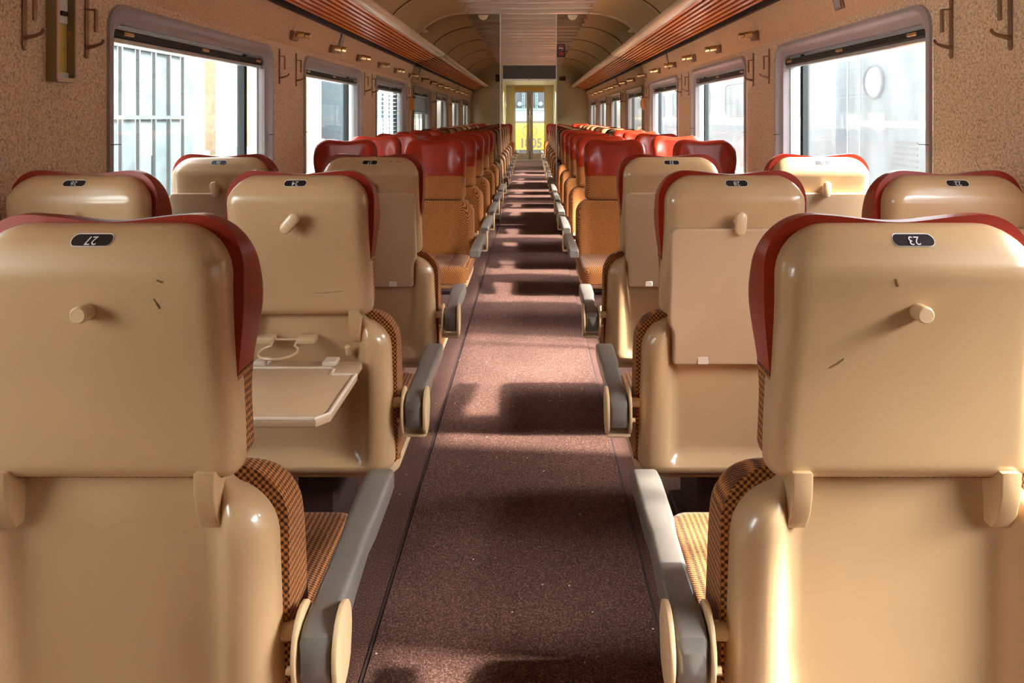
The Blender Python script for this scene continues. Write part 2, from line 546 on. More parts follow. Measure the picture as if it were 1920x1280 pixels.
for s, nm in ((-1, 'wall_left'), (1, 'wall_right')):
    edges = [Y0] + [w + WW + (BAY - WW) / 2 for w in WINS]
    edges[1] = 1.9
    edges[-1] = Y1 + 0.02
    mb = MB()
    for k, w in enumerate(WINS):
        a, b = edges[k], edges[k + 1]
        inner = rrect(w, w + WW, WIN_BOT, WIN_TOP, 0.09, 6)
        outer = []
        for i, (y, z) in enumerate(inner):
            c, j = divmod(i, 7)
            oy = a if c in (2, 3) else b
            oz = 0.0 if c in (0, 3) else 1.78
            # spread the corner fan along the bay rectangle
            if j == 0:
                outer.append({0: (y, oz), 1: (oy, z), 2: (y, oz), 3: (oy, z)}[c])
            elif j == 6:
                outer.append({0: (oy, z), 1: (y, oz), 2: (oy, z), 3: (y, oz)}[c])
            else:
                outer.append((oy, oz))
        r0 = [(s * H, y, z) for y, z in outer]
        r1 = [(s * H, y, z) for y, z in inner]
        r2 = [(s * (H + 0.11), y, z) for y, z in inner]
        r3 = [(s * (H + 0.11), y, z) for y, z in outer]
        mb.rings([r0, r1, r2, r3], (False, False))
    wall = tag(mb.build(nm, 'wall', angle=30), 'speckled beige %s side wall of the coach' % nm[5:], kind='structure')
    side_ = nm[5:]
    up = tag(empty('trim_%d' % (2 if s < 0 else 3)), 'leaning speckled panel band above the %s windows' % side_, kind='structure')
    for k in range(len(WINS)):
        a, b = edges[k], edges[k + 1]
        pr = [(s * (H - 0.002), 1.775), (s * (H - 0.012), 1.79), (s * 1.430, 2.000), (s * 1.60, 2.000), (s * 1.60, 1.775)]
        MB().prism(pr, 'y', a + 0.0015, b - 0.0015).build('upper_panel', 'upper', up)
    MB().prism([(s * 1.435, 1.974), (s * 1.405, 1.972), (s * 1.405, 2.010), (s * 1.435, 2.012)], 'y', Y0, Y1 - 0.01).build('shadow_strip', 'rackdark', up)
    MB().box(min(s * H, s * (H + 0.11)), max(s * H, s * (H + 0.11)), Y1 + 0.02, 21.1, 0, 2.3).build('vestibule_outer_skin', 'endwall', wall)
    MB().prism([(s * 1.489, 0), (s * 1.455, 0), (s * 1.455, 0.09), (s * 1.478, 0.12), (s * 1.489, 0.12)], 'y', Y0, Y1).build('baseboard_%s' % side_, 'boxgrey')['kind'] = 'structure'

# ceiling: flat slatted middle, curved cove panels, outer roof
ceil = tag(MB().box(-1.62, 1.62, Y0 - 0.1, Y1 + 0.1, 2.72, 2.78).build('ceiling', 'rackdark'), 'slatted coach ceiling with curved side coves', kind='structure')
SL = 0.42
y = Y0; k = 0
slat_mb = MB()
prof = [(0.0, 2.616), (0.008, 2.606), (0.022, 2.606), (SL * .40, 2.628), (SL * .44, 2.640), (SL * .88, 2.652), (SL * .91, 2.662), (SL * .91, 2.71), (0.0, 2.71)]
slat_me = None
while y < Y1 - 0.02:
    if slat_me is None:
        sm = MB()
        hw = CEIL_HW + 0.02
        sm.rings([[(-hw + (0.03 if p[1] > 2.63 else 0.0), p[0], p[1]) for p in prof], [(hw - (0.03 if p[1] > 2.63 else 0.0), p[0], p[1]) for p in prof]])
        slat_me = sm.mesh('ceiling_slat', 'slat', 20)
    put('ceiling_slat', slat_me, ceil, (0, y, 0))
    y += SL
cp = cove_pts()
cuts = [Y0, 1.1, 3.2, 5.4, 7.0, YP, 9.9, 11.5, 13.2, 15.2, Y1]
for s in (-1, 1):
    for a, b in zip(cuts[:-1], cuts[1:]):
        mb = MB()
        po = cove_pts(off=0.03)
        ring = [(s * p[0], p[1]) for p in cp] + [(s * p[0], p[1]) for p in reversed(po)]
        mb.prism(ring, 'y', a + 0.004, b - 0.004)
        mb.build('cove_panel', 'cove', ceil, 50)
    for b in cuts[1:-1]:
        if abs(b - YP) < .01: continue
        MB().tube([(s * (p[0] - .004), b, p[1] - .004) for p in cp], 0.004, 6).build('cove_joint', 'rackdark', ceil)
    ring = [(s * 1.485, 2.12), (s * 1.62, 2.12), (s * 1.62, 2.74), (s * 1.60, 2.74), (s * 1.60, 2.3)]
    MB().box(min(s * 1.58, s * 1.62), max(s * 1.58, s * 1.62), Y0 - .1, Y1 + .1, 1.98, 2.75).build('roof_side', 'cove', ceil)

# far end wall with the wide opening
OP = 0.67
fw = MB()
for s in (-1, 1):
    pts = [(s * OP, 0.0), (s * OP, 2.66), (s * CEIL_HW, 2.66)] + [(s * p[0], p[1]) for p in cove_pts(off=0.02)] + [(s * 1.50, 2.0), (s * 1.50, 0.0)]
    fw.prism(pts, 'y', Y1, Y1 + 0.05)
wall_far = tag(fw.build('wall_far', 'endwall'), 'olive beige end wall with a wide opening', kind='structure')
MB().box(-OP, OP, Y1, Y1 + 0.05, 2.29, 2.66).build('lintel_board', 'lintel', wall_far)
MB().box(-OP - .02, OP + .02, Y1 - 0.015, Y1 + 0.07, 2.245, 2.29, 0.006).build('lintel_rail', 'white', wall_far)
MB().box(-0.035, 0.02, Y1 - 0.03, Y1, 2.275, 2.33, 0.008).build('latch_clip', 'yellow', wall_far)
for s in (-1, 1):
    MB().box(min(s * OP, s * (OP + .03)), max(s * OP, s * (OP + .03)), Y1 - .02, Y1 + .07, 0.006, 2.29, 0.005).build('jamb_trim', 'alu', wall_far)
wall_near = tag(MB().box(-1.62, 1.62, Y0 - 0.06, Y0 - .001, 0.0, 2.75).build('wall_near', 'endwall'), 'end wall behind the viewer', kind='structure')

# vestibule beyond the end wall
YD = 20.86
VX = 0.72
for s, nm in ((-1, 'left'), (1, 'right')):
    mb = MB()
    a, b = (VX, VX + 0.05)
    X0, X1 = (min(s * a, s * b), max(s * a, s * b))
    # side wall with an outer door opening
    mb.box(X0, X1, Y1 + .06, 18.5, 0, 2.3); mb.box(X0, X1, 19.3, YD, 0, 2.3); mb.box(X0, X1, 18.5, 19.3, 0, 0.9); mb.box(X0, X1, 18.5, 19.3, 2.05, 2.3)
    v = tag(mb.build('wall_vestibule_%s' % nm, 'endwall'), 'beige vestibule %s wall beyond the opening' % nm, kind='structure')
    MB().box(s * .745 - .004, s * .745 + .004, 18.5, 19.3, .9, 2.05).build('pane', 'pane', v)
    MB().box(min(s * .70, s * .72), max(s * .70, s * .72), 20.3, 20.34, .9, 1.7, .006).build('grab_rail', 'chrome', v)
tag(MB().box(-.8, .8, Y1 + .05, 21.0, 2.3, 2.36).build('ceiling_vestibule', 'endwall'), 'low vestibule ceiling beyond the opening', kind='structure')
mb = MB()
DW = 0.465
mb.box(-.78, -DW, YD, YD + .05, 0, 2.3); mb.box(DW, .78, YD, YD + .05, 0, 2.3); mb.box(-DW, DW, YD, YD + .05, 2.17, 2.3)
wv = tag(mb.build('wall_vestibule_end', 'endwall'), 'beige vestibule end wall around the double doors', kind='structure')
MB().box(-DW, DW, YD - .03, YD, 2.14, 2.25, .006).build('door_header', 'doorhead', wv)
for s, nx in ((-1, 1), (1, 2)):
    dr = empty('door_%d' % nx, (s * DW / 2, YD, 0))
    tag(dr, 'narrow glazed %s leaf of the far double doors' % ('left' if s < 0 else 'right'), kind='structure')
    w = DW / 2 - .004
    mb = MB()
    st_out, st_in = (.028, .095)
    xa, xb = (-w, -w + st_out) if s < 0 else (w - st_out, w)
    xc, xd = (w - st_in, w) if s < 0 else (-w, -w + st_in)
    mb.box(xa, xb, -.02, .02, .02, 2.14, .005); mb.box(xc, xd, -.02, .02, .02, 2.14, .005)
    gx0, gx1 = (xb, xc) if s < 0 else (xd, xa)
    mb.box(gx0, gx1, -.02, .02, .02, .23, .003); mb.box(gx0, gx1, -.02, .02, 2.08, 2.14, .003)
    mb.build('leaf_frame', 'doorframe', dr)
    MB().box(gx0, gx1, -.004, .004, .23, 2.08).build('pane', 'pane', dr)
    xm = (xc + xd) / 2
    MB().box(xm - .012, xm + .012, -.05, -.02, 1.18, 1.38, .006).build('door_handle', 'chrome', dr)
    MB().box(xm - .010 - s * .034, xm + .010 - s * .034, -.024, -.018, .03, 2.12).build('rubber_edge', 'rubber', dr)
tag(MB().box(-DW, DW, YD - .06, YD + .06, 0.0, 0.025, .005).build('trim_1', 'alu'), 'metal threshold under the far double doors', kind='structure')

# ------------------------------------------------------------------ windows
def window(idx, s, y0, side):
    w = empty('window_%d' % idx, (s * H, y0, 0))
    tag(w, 'rounded grey framed window on the %s side, %s from the camera' % (side, ['just out of view as counted', 'nearest', 'second', 'third', 'fourth', 'fifth', 'sixth', 'seventh'][(idx - 1) // 2]), kind='structure')
    def ring(i, dx):
        return [(s * dx, y, z) for y, z in rrect(i, WW - i, WIN_BOT + i, WIN_TOP - i, max(.02, .09 - i * .6), 6)]
    mb = MB()
    mb.rings([ring(-.012, -.001), ring(-.010, -.012), ring(.004, -.016), ring(.014, -.012), ring(.018, -.002), ring(.03, .012), ring(.058, .016), ring(.062, .03), ring(.062, .06)], (False, False))
    mb.build('frame', 'frame', w, 50)
    mb = MB()
    mb.rings([ring(.055, .058), ring(.078, .058), ring(.078, .095), ring(.055, .095)], (False, False))
    mb.build('outer_frame', 'alu', w, 40)
    # frame joint seams
    for yy in (-.008, WW - .05):
        MB().box(min(-s * .017, -s * .0), max(-s * .017, -s * .0), yy, yy + .058, 1.219, 1.222).build('frame_joint', 'rubber', w)
    pane = [(y, z) for y, z in rrect(.07, WW - .07, WIN_BOT + .07, WIN_TOP - .07, .04, 6)]
    MB().prism(pane, 'x', s * .078, s * .084).build('pane', 'pane_dirty' if s > 0 else 'pane', w)
    # far side stile with the second glazing bar
    MB().box(min(s * .03, s * .075), max(s * .03, s * .075), WW - .135, WW - .12, WIN_BOT + .06, WIN_TOP - .06).build('glazing_bar', 'alu', w)
    MB().box(min(s * .05, s * .09), max(s * .05, s * .09), WW - .26, WW - .225, WIN_BOT + .06, WIN_TOP - .06).build('mullion', 'steel', w)
    # blind cassette along the top with clips
    MB().box(min(s * .022, s * .056), max(s * .022, s * .056), .07, WW - .07, 1.622, 1.652, .004, 1).build('blind_cassette', 'rubber', w)
    MB().box(min(s * .028, s * .06), max(s * .028, s * .06), .07, WW - .07, 1.602, 1.622, .004, 1).build('blind_rail', 'alu', w)
    for t in (.13, .75, 1.38):
        MB().box(min(s * .014, s * .05), max(s * .014, s * .05), t, t + .06, 1.632, 1.646, .003, 1).build('clip', 'gold', w)
    return w
n = 0
for y0 in WINS:
    for s, side in ((-1, 'left'), (1, 'right')):
        n += 1
        window(n, s, y0, side)

# ------------------------------------------------------------------ luggage racks
def rack(s, a, b, label):
    r = empty('luggage_rack', (s * 1.25, (a + b) / 2, 2.03))
    tag(r, label, 'luggage rack', 'slatted luggage racks')
    ox, oy, oz = s * 1.25, (a + b) / 2, 2.03
    pa, pb = Vector((1.125, 2.080)), Vector((1.402, 1.994))
    nS = 8
    for k in range(nS):
        p0 = pa.lerp(pb, (k + .10) / nS); p1 = pa.lerp(pb, (k + .60) / nS)
        nrm = Vector((0, .022))
        ring = [p0, p1, p1 + nrm, p0 + nrm]
        MB().prism([(s * q.x - ox, q.y - oz) for q in ring], 'y', a - oy, b - oy).build('slat', 'wood', r)
    back = [pa + Vector((0, .024)), pb + Vector((0, .024)), pb + Vector((0.01, .034)), pa + Vector((0, .038))]
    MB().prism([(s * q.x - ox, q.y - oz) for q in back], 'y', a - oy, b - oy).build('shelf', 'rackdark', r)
    nose = [(1.124, 2.079), (1.095, 2.079), (1.070, 2.083), (1.052, 2.092), (1.040, 2.106), (1.042, 2.122), (1.058, 2.130), (1.30, 2.118), (1.30, 2.112), (1.124, 2.112)]
    MB().prism([(s * q[0] - ox, q[1] - oz) for q in nose], 'y', a - oy, b - oy).build('nose', 'rack', r, 50)
    MB().prism([(s * q[0] - ox, q[1] - oz) for q in ((1.40, 2.012), (1.48, 2.012), (1.48, 2.06), (1.40, 2.05))], 'y', a - oy, b - oy).build('wall_rail', 'rackdark', r)
    return r
rack(-1, Y0 + .01, YP - .02, 'near luggage rack with orange wooden slats above the left windows')
rack(1, Y0 + .01, YP - .02, 'near luggage rack with orange wooden slats above the right windows')
rack(-1, YP + .02, Y1 - .02, 'far luggage rack beyond the smoked glass, above left windows')
rack(1, YP + .02, Y1 - .02, 'far luggage rack beyond the smoked glass, above right windows')

# ------------------------------------------------------------------ smoked glass partition
for s, side in ((-1, 'left'), (1, 'right')):
    g = empty('glass_partition', (s * .9, YP, 0))
    tag(g, 'full-height smoked glass partition panel on the %s of the aisle' % side, 'glass partition', 'smoked glass partition panels')
    X0 = -.345 if s < 0 else .358
    pts = [(X0, 0.008), (X0, 2.62), (s * CEIL_HW, 2.62)] + [(s * (p[0] - .01), p[1] - .01) for p in cove_pts(18)][1:] + [(s * 1.42, 2.0), (s * 1.475, 1.78), (s * 1.475, .13), (s * 1.42, .008)]
    MB().prism([(p[0] - s * .9, p[1]) for p in pts], 'y', -.004, .004).build('pane', 'smoke', g)
    MB().box(X0 - s * .9 - .007, X0 - s * .9 + .007, -.008, .008, .008, 2.62, .002, 1).build('edge_trim', 'alu', g)
    arch = [(s * (p[0] - .005 - .9), 0, p[1] - .005) for p in cove_pts(18)]
    MB().tube([(s * (CEIL_HW - .9), 0, 2.62)] + arch, .018, 8).build('arch_trim', 'rack', g)
    MB().box(min(s * .578, s * .565), max(s * .578, s * .565), -.02, .02, .14, 1.77, .004, 1).build('wall_trim', 'rack', g)
    for (x, z, ang) in ((.56, 2.60, PI), (1.29, 2.44, PI * 1.25), (1.47, 1.49, PI * 1.5)):
        hd = [(s * (x + .062 * math.cos(ang + q) * (1)) - s * .9, z + .062 * math.sin(ang + q)) for q in [PI * k / 12 for k in range(13)]] if ang != PI * 1.5 else \
             [(s * (x - .062 * math.sin(q)) - s * .9, z + .085 * math.cos(q)) for q in [PI * k / 12 for k in range(13)]]
        MB().prism(hd, 'y', -.022, .022, .004).build('clip', 'clip' if ang == PI * 1.5 else 'rack', g)

# ------------------------------------------------------------------ seats
def pl(z):
    return (1.036 - z) * 0.13
HS_TOP = 1.158
def head_y(x, z, e):
    return pl(z) + max(0.0, z - 1.098) * .55 + rnd(e, .032)

def part_meshes():
    P = {}
    hs = shield(lambda z: .203 - .011 * sst(z, .80, 1.06), .762, HS_TOP, .078, .030, head_y, .072)
    P['head_shell'] = hs.mesh('head_shell', 'shell', 60)
    def wave(x, y, z):
        k = sst(z, 1.02, 1.15)
        return (x, y, z + k * (.008 - .013 * math.exp(-(x / .085) ** 2)))
    def red_y(x, z, e):
        wing = .042 * sst(abs(x), .085, .19) * math.exp(-((z - 1.035) / .085) ** 2)
        return pl(z) + .112 + wing - rnd(e, .032) + .010 * math.cos(x * 8)
    def pad_y(x, z, e):
        wing = .042 * sst(abs(x), .085, .19) * math.exp(-((z - 1.035) / .085) ** 2)
        return pl(z) + .112 + wing - rnd(e, .030) + .010 * math.cos(x * 8)
    P['headrest'] = shield(lambda z: .196 + .012 * sst(z, .86, 1.05), .926, 1.164, .082, .0015, red_y, .05, (.15, 0), post=wave).mesh('headrest', 'vinyl', 60)
    P['head_pad'] = shield(lambda z: .196 + .012 * sst(z, .86, 1.05), .766, .9255, .0015, .028, pad_y, .05, (0, .15)).mesh('head_pad', 'fabric', 60)
    # piping seam around the headrest front
    def piping():
        pts = []
        for u, v in rrect(-.155, .155, .935, 1.132, .06, 6):
            pts.append((u, red_y(u, v, .05) + .0005, v))
        return MB().tube(pts, .0022, 5, True)
    P['piping'] = piping().mesh('piping', 'vinyl')
    def back_y(x, z, e):
        m = sst(.198 - abs(x), 0, .045) * sst(z, .335, .375)
        y = .022 + (.75 - z) * .035 + rnd(e, .045)
        rec = .066 + (.75 - z) * .02 + (max(0, z - .68) / .068) ** 2 * .012
        return y + (rec - y) * m
    P['back_shell'] = shield(lambda z: .248 + (.75 - z) * .035, .305, .748, .085, .05, back_y, .10, nx=26, nz=22, post=lambda x, y, z: (x, y, z + .036 * sst(z, .67, .748) * (1 - sst(abs(x), .14, .19)))).mesh('back_shell', 'shell', 60)
    def cush_y(x, z, e):
        y = .128 + (.77 - z) * .10 + .055 * sst(abs(x), .165, .245) * sst(z, .30, .42) * (1 - .5 * sst(z, .62, .77)) + .012 * math.cos(x * 7)
        return y - rnd(e, .038)
    P['back_cushion'] = shield(lambda z: .264 + (.77 - z) * .008, .33, .770, .095, .02, cush_y, .085, nx=22).mesh('back_cushion', 'fabric', 60)
    # seat cushion: height field over (x, y) turned flat
    sc = shield(lambda v: .264, .13, .60, .06, .02, lambda x, v, e: .412 - rnd(e, .04) - .018 * math.exp(-((v - .28) / .1) ** 2) * math.exp(-(x / .16) ** 2), .315, nx=14)
    sc.v = [(x, z, y) for x, y, z in sc.v]
    P['seat_cushion'] = sc.mesh('seat_cushion', 'fabric', 60)
    st = MB()
    st.tube([(-.15, .15 + t * .44, .416 - .0005 * t - (rnd(.60 - (.15 + t * .44), .04))) for t in [k / 12 for k in range(13)]], .002, 4)
    P['seat_seam'] = st.mesh('seam', 'dark')
    sp = MB()
    sp.rings([[(x * k, yy if yy < .3 else yy - dy, z) for x, yy in rrect(-.265, .265, .12, .585, .04, 5)] for k, dy, z in ((.93, .04, .272), (.98, .010, .284), (1.0, 0, .305), (1.0, 0, .328))])
    P['seat_pan'] = sp.mesh('seat_pan', 'pan', 50)
    pe = MB()
    pe.box(-.06, .06, .20, .46, .0, .278, .012, 1); pe.box(-.09, .09, .16, .50, .0, .03, .006, 1)
    P['pedestal'] = pe.mesh('pedestal', 'dark')
    # hinge straps joining the upper and lower shell
    for k, s in (('strap_a', -1), ('strap_b', 1)):
        mb = MB().prism([(.026, .785), (.027, .752), (.036, .715), (.052, .688), (.080, .688), (.080, .785)], 'x', s * .157 - .0155, s * .157 + .0155, .003)
        P[k] = mb.mesh('hinge_strap', 'shell')
    # armrests
    for k, s, cx in (('arm_lo', -1, -.318), ('arm_ro', 1, .318), ('arm_li', -1, -.303), ('arm_ri', 1, .303)):
        secs = [  # y, z0, z1, half width
            (.040, .468, .505, .018), (.048, .448, .522, .024), (.070, .438, .532, .026), (.105, .440, .535, .026), (.135, .462, .5355, .026),
            (.20, .478, .536, .026), (.30, .483, .536, .026), (.36, .476, .530, .030), (.52, .464, .518, .031), (.565, .464, .514, .030), (.575, .470, .508, .026)]
        rg = []
        for y, z0, z1, hw in secs:
            rg.append([(cx + u - s * .012 * sst(y, .2, .5), y, z) for u, z in rrect(-hw, hw, z0, z1, min(.010, hw * .5), 3)])
        P[k] = MB().rings(rg).mesh('armrest', 'arm', 35)
        # cream cradle plates and axle
        cap = []
        for q in range(20):
            a = 2 * PI * q / 20
            cap.append((.082 + .046 * math.cos(a), .490 + .060 * math.sin(a) - (.012 if math.sin(a) < -.5 else 0)))
        P[k + '_cap'] = MB().prism(cap, 'x', cx + s * .0275, cx + s * .0365, .002).mesh('pivot_cap', 'pan')
        cr = MB()
        cr.prism([(p[0], p[1]) for p in cap], 'x', cx - s * .0275, cx - s * .035, .002)
        cr.box(min(cx - .034, cx + .034), cx + .034, .062, .112, .414, .424, .003, 1)
        cr.cyl((cx - s * .03, .085, .505), (-s, 0, 0), .014, .05, 12)
        cr.cyl((cx - s * .035, .052, .468), (-s, 0, 0), .006, .010, 8)
        P[k + '_cradle'] = cr.mesh('cradle', 'pan')
    # stowed tray
    def tray_hw(z):
        return .172 + .014 * sst(z, .72, .755)
    def tray_y(x, z, e):
        return pl(z) - .026 + rnd(e, .005)
    P['tray'] = shield(tray_hw, .632, 1.018, .022, .010, tray_y, lambda x, z: pl(z) - .003, nx=6, nz=24).mesh('tray_table', 'tray', 60)
    tb = MB()
    tb.box(-.016, .016, pl(.645) - .0285, pl(.645) - .018, .634, .658, .003, 1)
    P['tray_hinge'] = tb.mesh('hinge', 'latchpale')
    # lowered tray: slab, low rim line, hinge tabs
    tr = MB()
    out = [(-.176, .035), (-.182, .02), (-.182, -.045), (-.190, -.060), (-.190, -.305), (-.165, -.335), (.165, -.335), (.190, -.305), (.190, -.060), (.182, -.045), (.182, .02), (.176, .035)]
    tr.prism(out, 'z', .622, .640, .003)
    P['tray_open'] = tr.mesh('tray_table', 'tray')
    rim = [(-.186, -.066), (-.125, -.066), (-.120, -.060), (-.118, -.030), (-.108, -.018), (.108, -.018), (.118, -.030), (.120, -.060), (.125, -.066), (.186, -.066), (.186, -.303), (.163, -.331), (-.163, -.331), (-.186, -.303)]
    P['tray_rim'] = MB().tube([(x, y, .6405) for x, y in rim], .0042, 6, True).mesh('rim', 'latchpale')
    th = MB().box(-.020, .020, .0, .045, .636, .650, .004, 1)
    P['tray_tab'] = th.mesh('hinge', 'latchpale')
    # tray latch: round stub and turning lever
    P['stub'] = MB().cyl((0, 0, 0), (0, -1, 0), .0125, .024, 16, .002).mesh('tray_latch', 'latch')
    lv = MB()
    ov = [(.0150 * math.cos(q) + 0, .014 + .0150 * math.sin(q)) for q in [PI * k / 8 for k in range(9)]] + [(.0150 * math.cos(q), -.020 + .0150 * math.sin(q)) for q in [PI + PI * k / 8 for k in range(9)]]
    lv.prism(ov, 'y', -.036, -.020, .004)
    P['lever'] = lv.mesh('lever', 'latch', 50)
    # number plate on the sloping top edge
    def pill(w, h, off):
        r = h / 2; pts = []
        for k in range(9): pts.append((w / 2 - r + r * math.sin(PI * k / 8), r * math.cos(PI * k / 8)))
        for k in range(9): pts.append((-w / 2 + r - r * math.sin(PI * k / 8), -r * math.cos(PI * k / 8)))
        zc = 1.1385
        f = [(u, head_y(u, zc + v, HS_TOP - zc - v) - off + .0025, zc + v) for u, v in pts]
        bk = [(x, y + .004, z) for x, y, z in f]
        return MB().rings([f, bk])
    P['plate'] = pill(.060, .0150, .0040).mesh('number_plate', 'black')
    P['plate_rim'] = pill(.0625, .0170, .0034).mesh('plate_rim', 'ink')
    # cup holder ring and bar
    cb = MB()
    cb.tube([(-.035, .036, .712), (.040, .036, .712)], .0035, 6)
    cb.box(-.085, -.032, .020, .062, .702, .722, .006, 2); cb.box(.034, .085, .020, .062, .702, .722, .006, 2)
    P['cup_bar'] = cb.mesh('cup_holder', 'latch')
    rp = [(-.030, .034, .711), (-.034, .02, .708), (-.048, .002, .703)]
    rp = [(-.034, .034, .711)] + [(.052 * math.cos(a), -.022 + .044 * math.sin(a), .698 + .12 * (.044 * math.sin(a))) for a in [PI * .72 + (2 * PI - PI * .44) * k / 24 for k in range(25)]] + [(.034, .034, .711)]
    P['cup_ring'] = MB().tube(rp, .0035, 6).mesh('ring', 'latch')
    return P
P = part_meshes()

num_cache = {}
def numeral(txt):
    if txt not in num_cache:
        zc = 1.1385
        def mp(u, v):
            x, z = -u, zc - v * .85
            return (x, head_y(x, z, HS_TOP - z) - .0025, z)
        num_cache[txt] = text_mesh(txt, .0185, mp, 'ink', 'numeral')
    return num_cache[txt]

def make_seat(arms, tray):
    t = empty('train_seat')
    put('head_shell', P['head_shell'], t)
    hr = put('headrest', P['headrest'], t)
    tag(hr, 'glossy red vinyl headrest')
    put('piping', P['piping'], hr)
    put('head_pad', P['head_pad'], t)
    put('back_shell', P['back_shell'], t)
    put('back_cushion', P['back_cushion'], t)
    c = put('seat_cushion', P['seat_cushion'], t)
    put('seam', P['seat_seam'], c)
    put('seat_pan', P['seat_pan'], t)
    put('pedestal', P['pedestal'], t)
    put('hinge_strap', P['strap_a'], t); put('hinge_strap', P['strap_b'], t)
    pr = put('plate_rim', P['plate_rim'], t); pr.name = 'number_plate'
    put('plate_face', P['plate'], pr)
    if arms:
        for k in (('arm_li', 'arm_ro') if arms > 0 else ('arm_lo', 'arm_ri')):
            a = put('armrest', P[k], t)
            put('pivot_cap', P[k + '_cap'], a); put('cradle', P[k + '_cradle'], a)
    la = put('tray_latch', P['stub'], t, (0, pl(1.036) + .001, 1.036))
    if tray != 'none':
        put('lever', P['lever'], la)
    if tray == 'up':
        tr = put('tray_table', P['tray'], t)
        put('hinge', P['tray_hinge'], tr, (-.09, 0, 0)); put('hinge', P['tray_hinge'], tr, (.09, 0, 0))
    if tray == 'down':
        tr = put('tray_table', P['tray_open'], t)
        put('rim', P['tray_rim'], tr)
        put('hinge', P['tray_tab'], tr, (-.095, 0, 0)); put('hinge', P['tray_tab'], tr, (.095, 0, 0))
        cu = put('cup_holder', P['cup_bar'], t, (-.035, 0, -.012))
        put('ring', P['cup_ring'], cu)
        put('tray_stop', MB().cyl((.135, .055, .652), (0, -.4, 1), .008, .03, 10, .002).mesh('tray_stop', 'latch'), t)
    return t

protos = {}
def place_seat(x, y, facing, arms, tray, label, num=None, lever=0.0):
    arms = (0 if not arms else (1 if (x < 0) != bool(facing) else -1))
    key = (arms, tray)
    if key not in protos:
        protos[key] = make_seat(arms, tray)
        t = protos[key]
    else:
        t = copy_tree(protos[key])
        for ch in list(t.children_recursive):
            if ch.name.startswith('numeral'):
                bpy.data.objects.remove(ch, do_unlink=True)
    t.location = (x, y, 0)
    t.rotation_euler = (0, 0, PI if facing else 0.0)
    tag(t, label, 'train seat', 'train seats along the aisle')
    for ch in t.children:
        if ch.name.startswith('tray_latch'):
            ch.rotation_euler = (0, lever, 0)
        if num and ch.name.startswith('number_plate'):
            put('numeral', numeral(num), ch)
    return t

SX, SXW = .608, 1.217
place_seat(-SX, 1.0, 0, True, 'none', 'beige-backed seat 27, nearest on the left of the aisle', '27')
place_seat(SX, 1.0, 0, True, 'none', 'beige-backed seat 23, nearest on the right of the aisle', '23')
place_seat(-SXW, 1.0, 0, False, 'none', 'beige-backed seat against the left wall beside seat 27')
place_seat(SXW, 1.0, 0, False, 'none', 'beige-backed seat against the right wall beside seat 23')
place_seat(-SX, 1.87, 0, True, 'down', 'beige-backed seat 24 with its tray table lowered', '24', .70)
place_seat(SX, 1.87, 0, True, 'up', 'beige-backed seat 28 with tray folded up, right of the aisle', '28', .10)
place_seat(-SXW, 1.87, 0, False, 'up', 'beige-backed seat 26 below the wall box on the left', '26', .9)
place_seat(SXW, 1.87, 0, False, 'up', 'sunlit beige-backed seat 22 by the right wall', '22', .5)
place_seat(-SX, 2.74, 0, True, 'up', 'beige-backed seat 37 with chipped top edge, third row left of aisle', '37', .9)
place_seat(SX, 2.74, 0, True, 'up', 'dull beige-backed seat 33 in the third row, its tray folded up', '33', .2)
place_seat(-SXW, 2.74, 0, False, 'up', 'beige-backed seat 36 by the large left window', '36', -.2)
place_seat(SXW, 2.74, 0, False, 'up', 'beige-backed seat 31 by the large right window', '31', .15)
ORD = ['first', 'second', 'third', 'fourth', 'fifth', 'sixth', 'seventh']
for k in range(5):
    y = 4.72 + .87 * k
    for s, side in ((-1, 'left'), (1, 'right')):
        place_seat(s * SX, y, 1, True, 'up', 'red-headed orange seat facing us, %s of the aisle, %s facing row' % (side, ORD[k]))
        place_seat(s * SXW, y, 1, False, 'up', 'red-headed orange seat facing us by the %s windows, %s facing row' % (side, ORD[k]))
for k in range(7):
    y = 8.86 + .87 * k
    for s, side in ((-1, 'left'), (1, 'right')):
        place_seat(s * SX, y, 0, True, 'up', 'beige-backed seat %s of the aisle, %s row beyond the smoked glass' % (side, ORD[k]))
        place_seat(s * SXW, y, 0, False, 'up', 'beige-backed seat by the %s windows, %s row beyond the smoked glass' % (side, ORD[k]))
for s, side in ((-1, 'left'), (1, 'right')):
    place_seat(s * SX, 16.35, 1, True, 'up', 'red-headed seat against the far end wall, %s of the aisle' % side)
    place_seat(s * SXW, 16.35, 1, False, 'up', 'red-headed seat against the far end wall by the %s windows' % side)

# ------------------------------------------------------------------ reading lamps, plates, hooks on the walls
def reading_lamp_meshes():
    b = MB()
    b.prism([(-.002, -.03), (.012, -.028), (.030, .020), (-.002, .034)], 'y', -.055, .055, .003)
    h = MB()
    h.cyl((.020, 0, .012), (.98, .0, -.16), .021, .055, 16, .003)
    tip = MB()
    tip.cyl((.078, 0, .0025), (.98, 0, -.16), .019, .034, 16, .003)
    nk = MB().cyl((.070, 0, .004), (.98, 0, -.16), .014, .012, 12)
    return b.mesh('bracket', 'bronze'), h.mesh('barrel', 'gold'), tip.mesh('lens_tip', 'gold'), nk.mesh('neck', 'rubber')
LM = reading_lamp_meshes()
LAMP_Y = [2.74, 4.32, 5.16, 5.95, 6.75, 7.55, 8.44, 9.4, 10.2, 10.95, 11.7, 12.5, 13.4, 14.3, 15.3]
LORD = ['nearest', 'second', 'third', 'fourth', 'fifth', 'sixth', 'seventh', 'eighth', 'ninth', 'tenth', 'eleventh', 'twelfth', 'thirteenth', 'fourteenth', 'fifteenth']
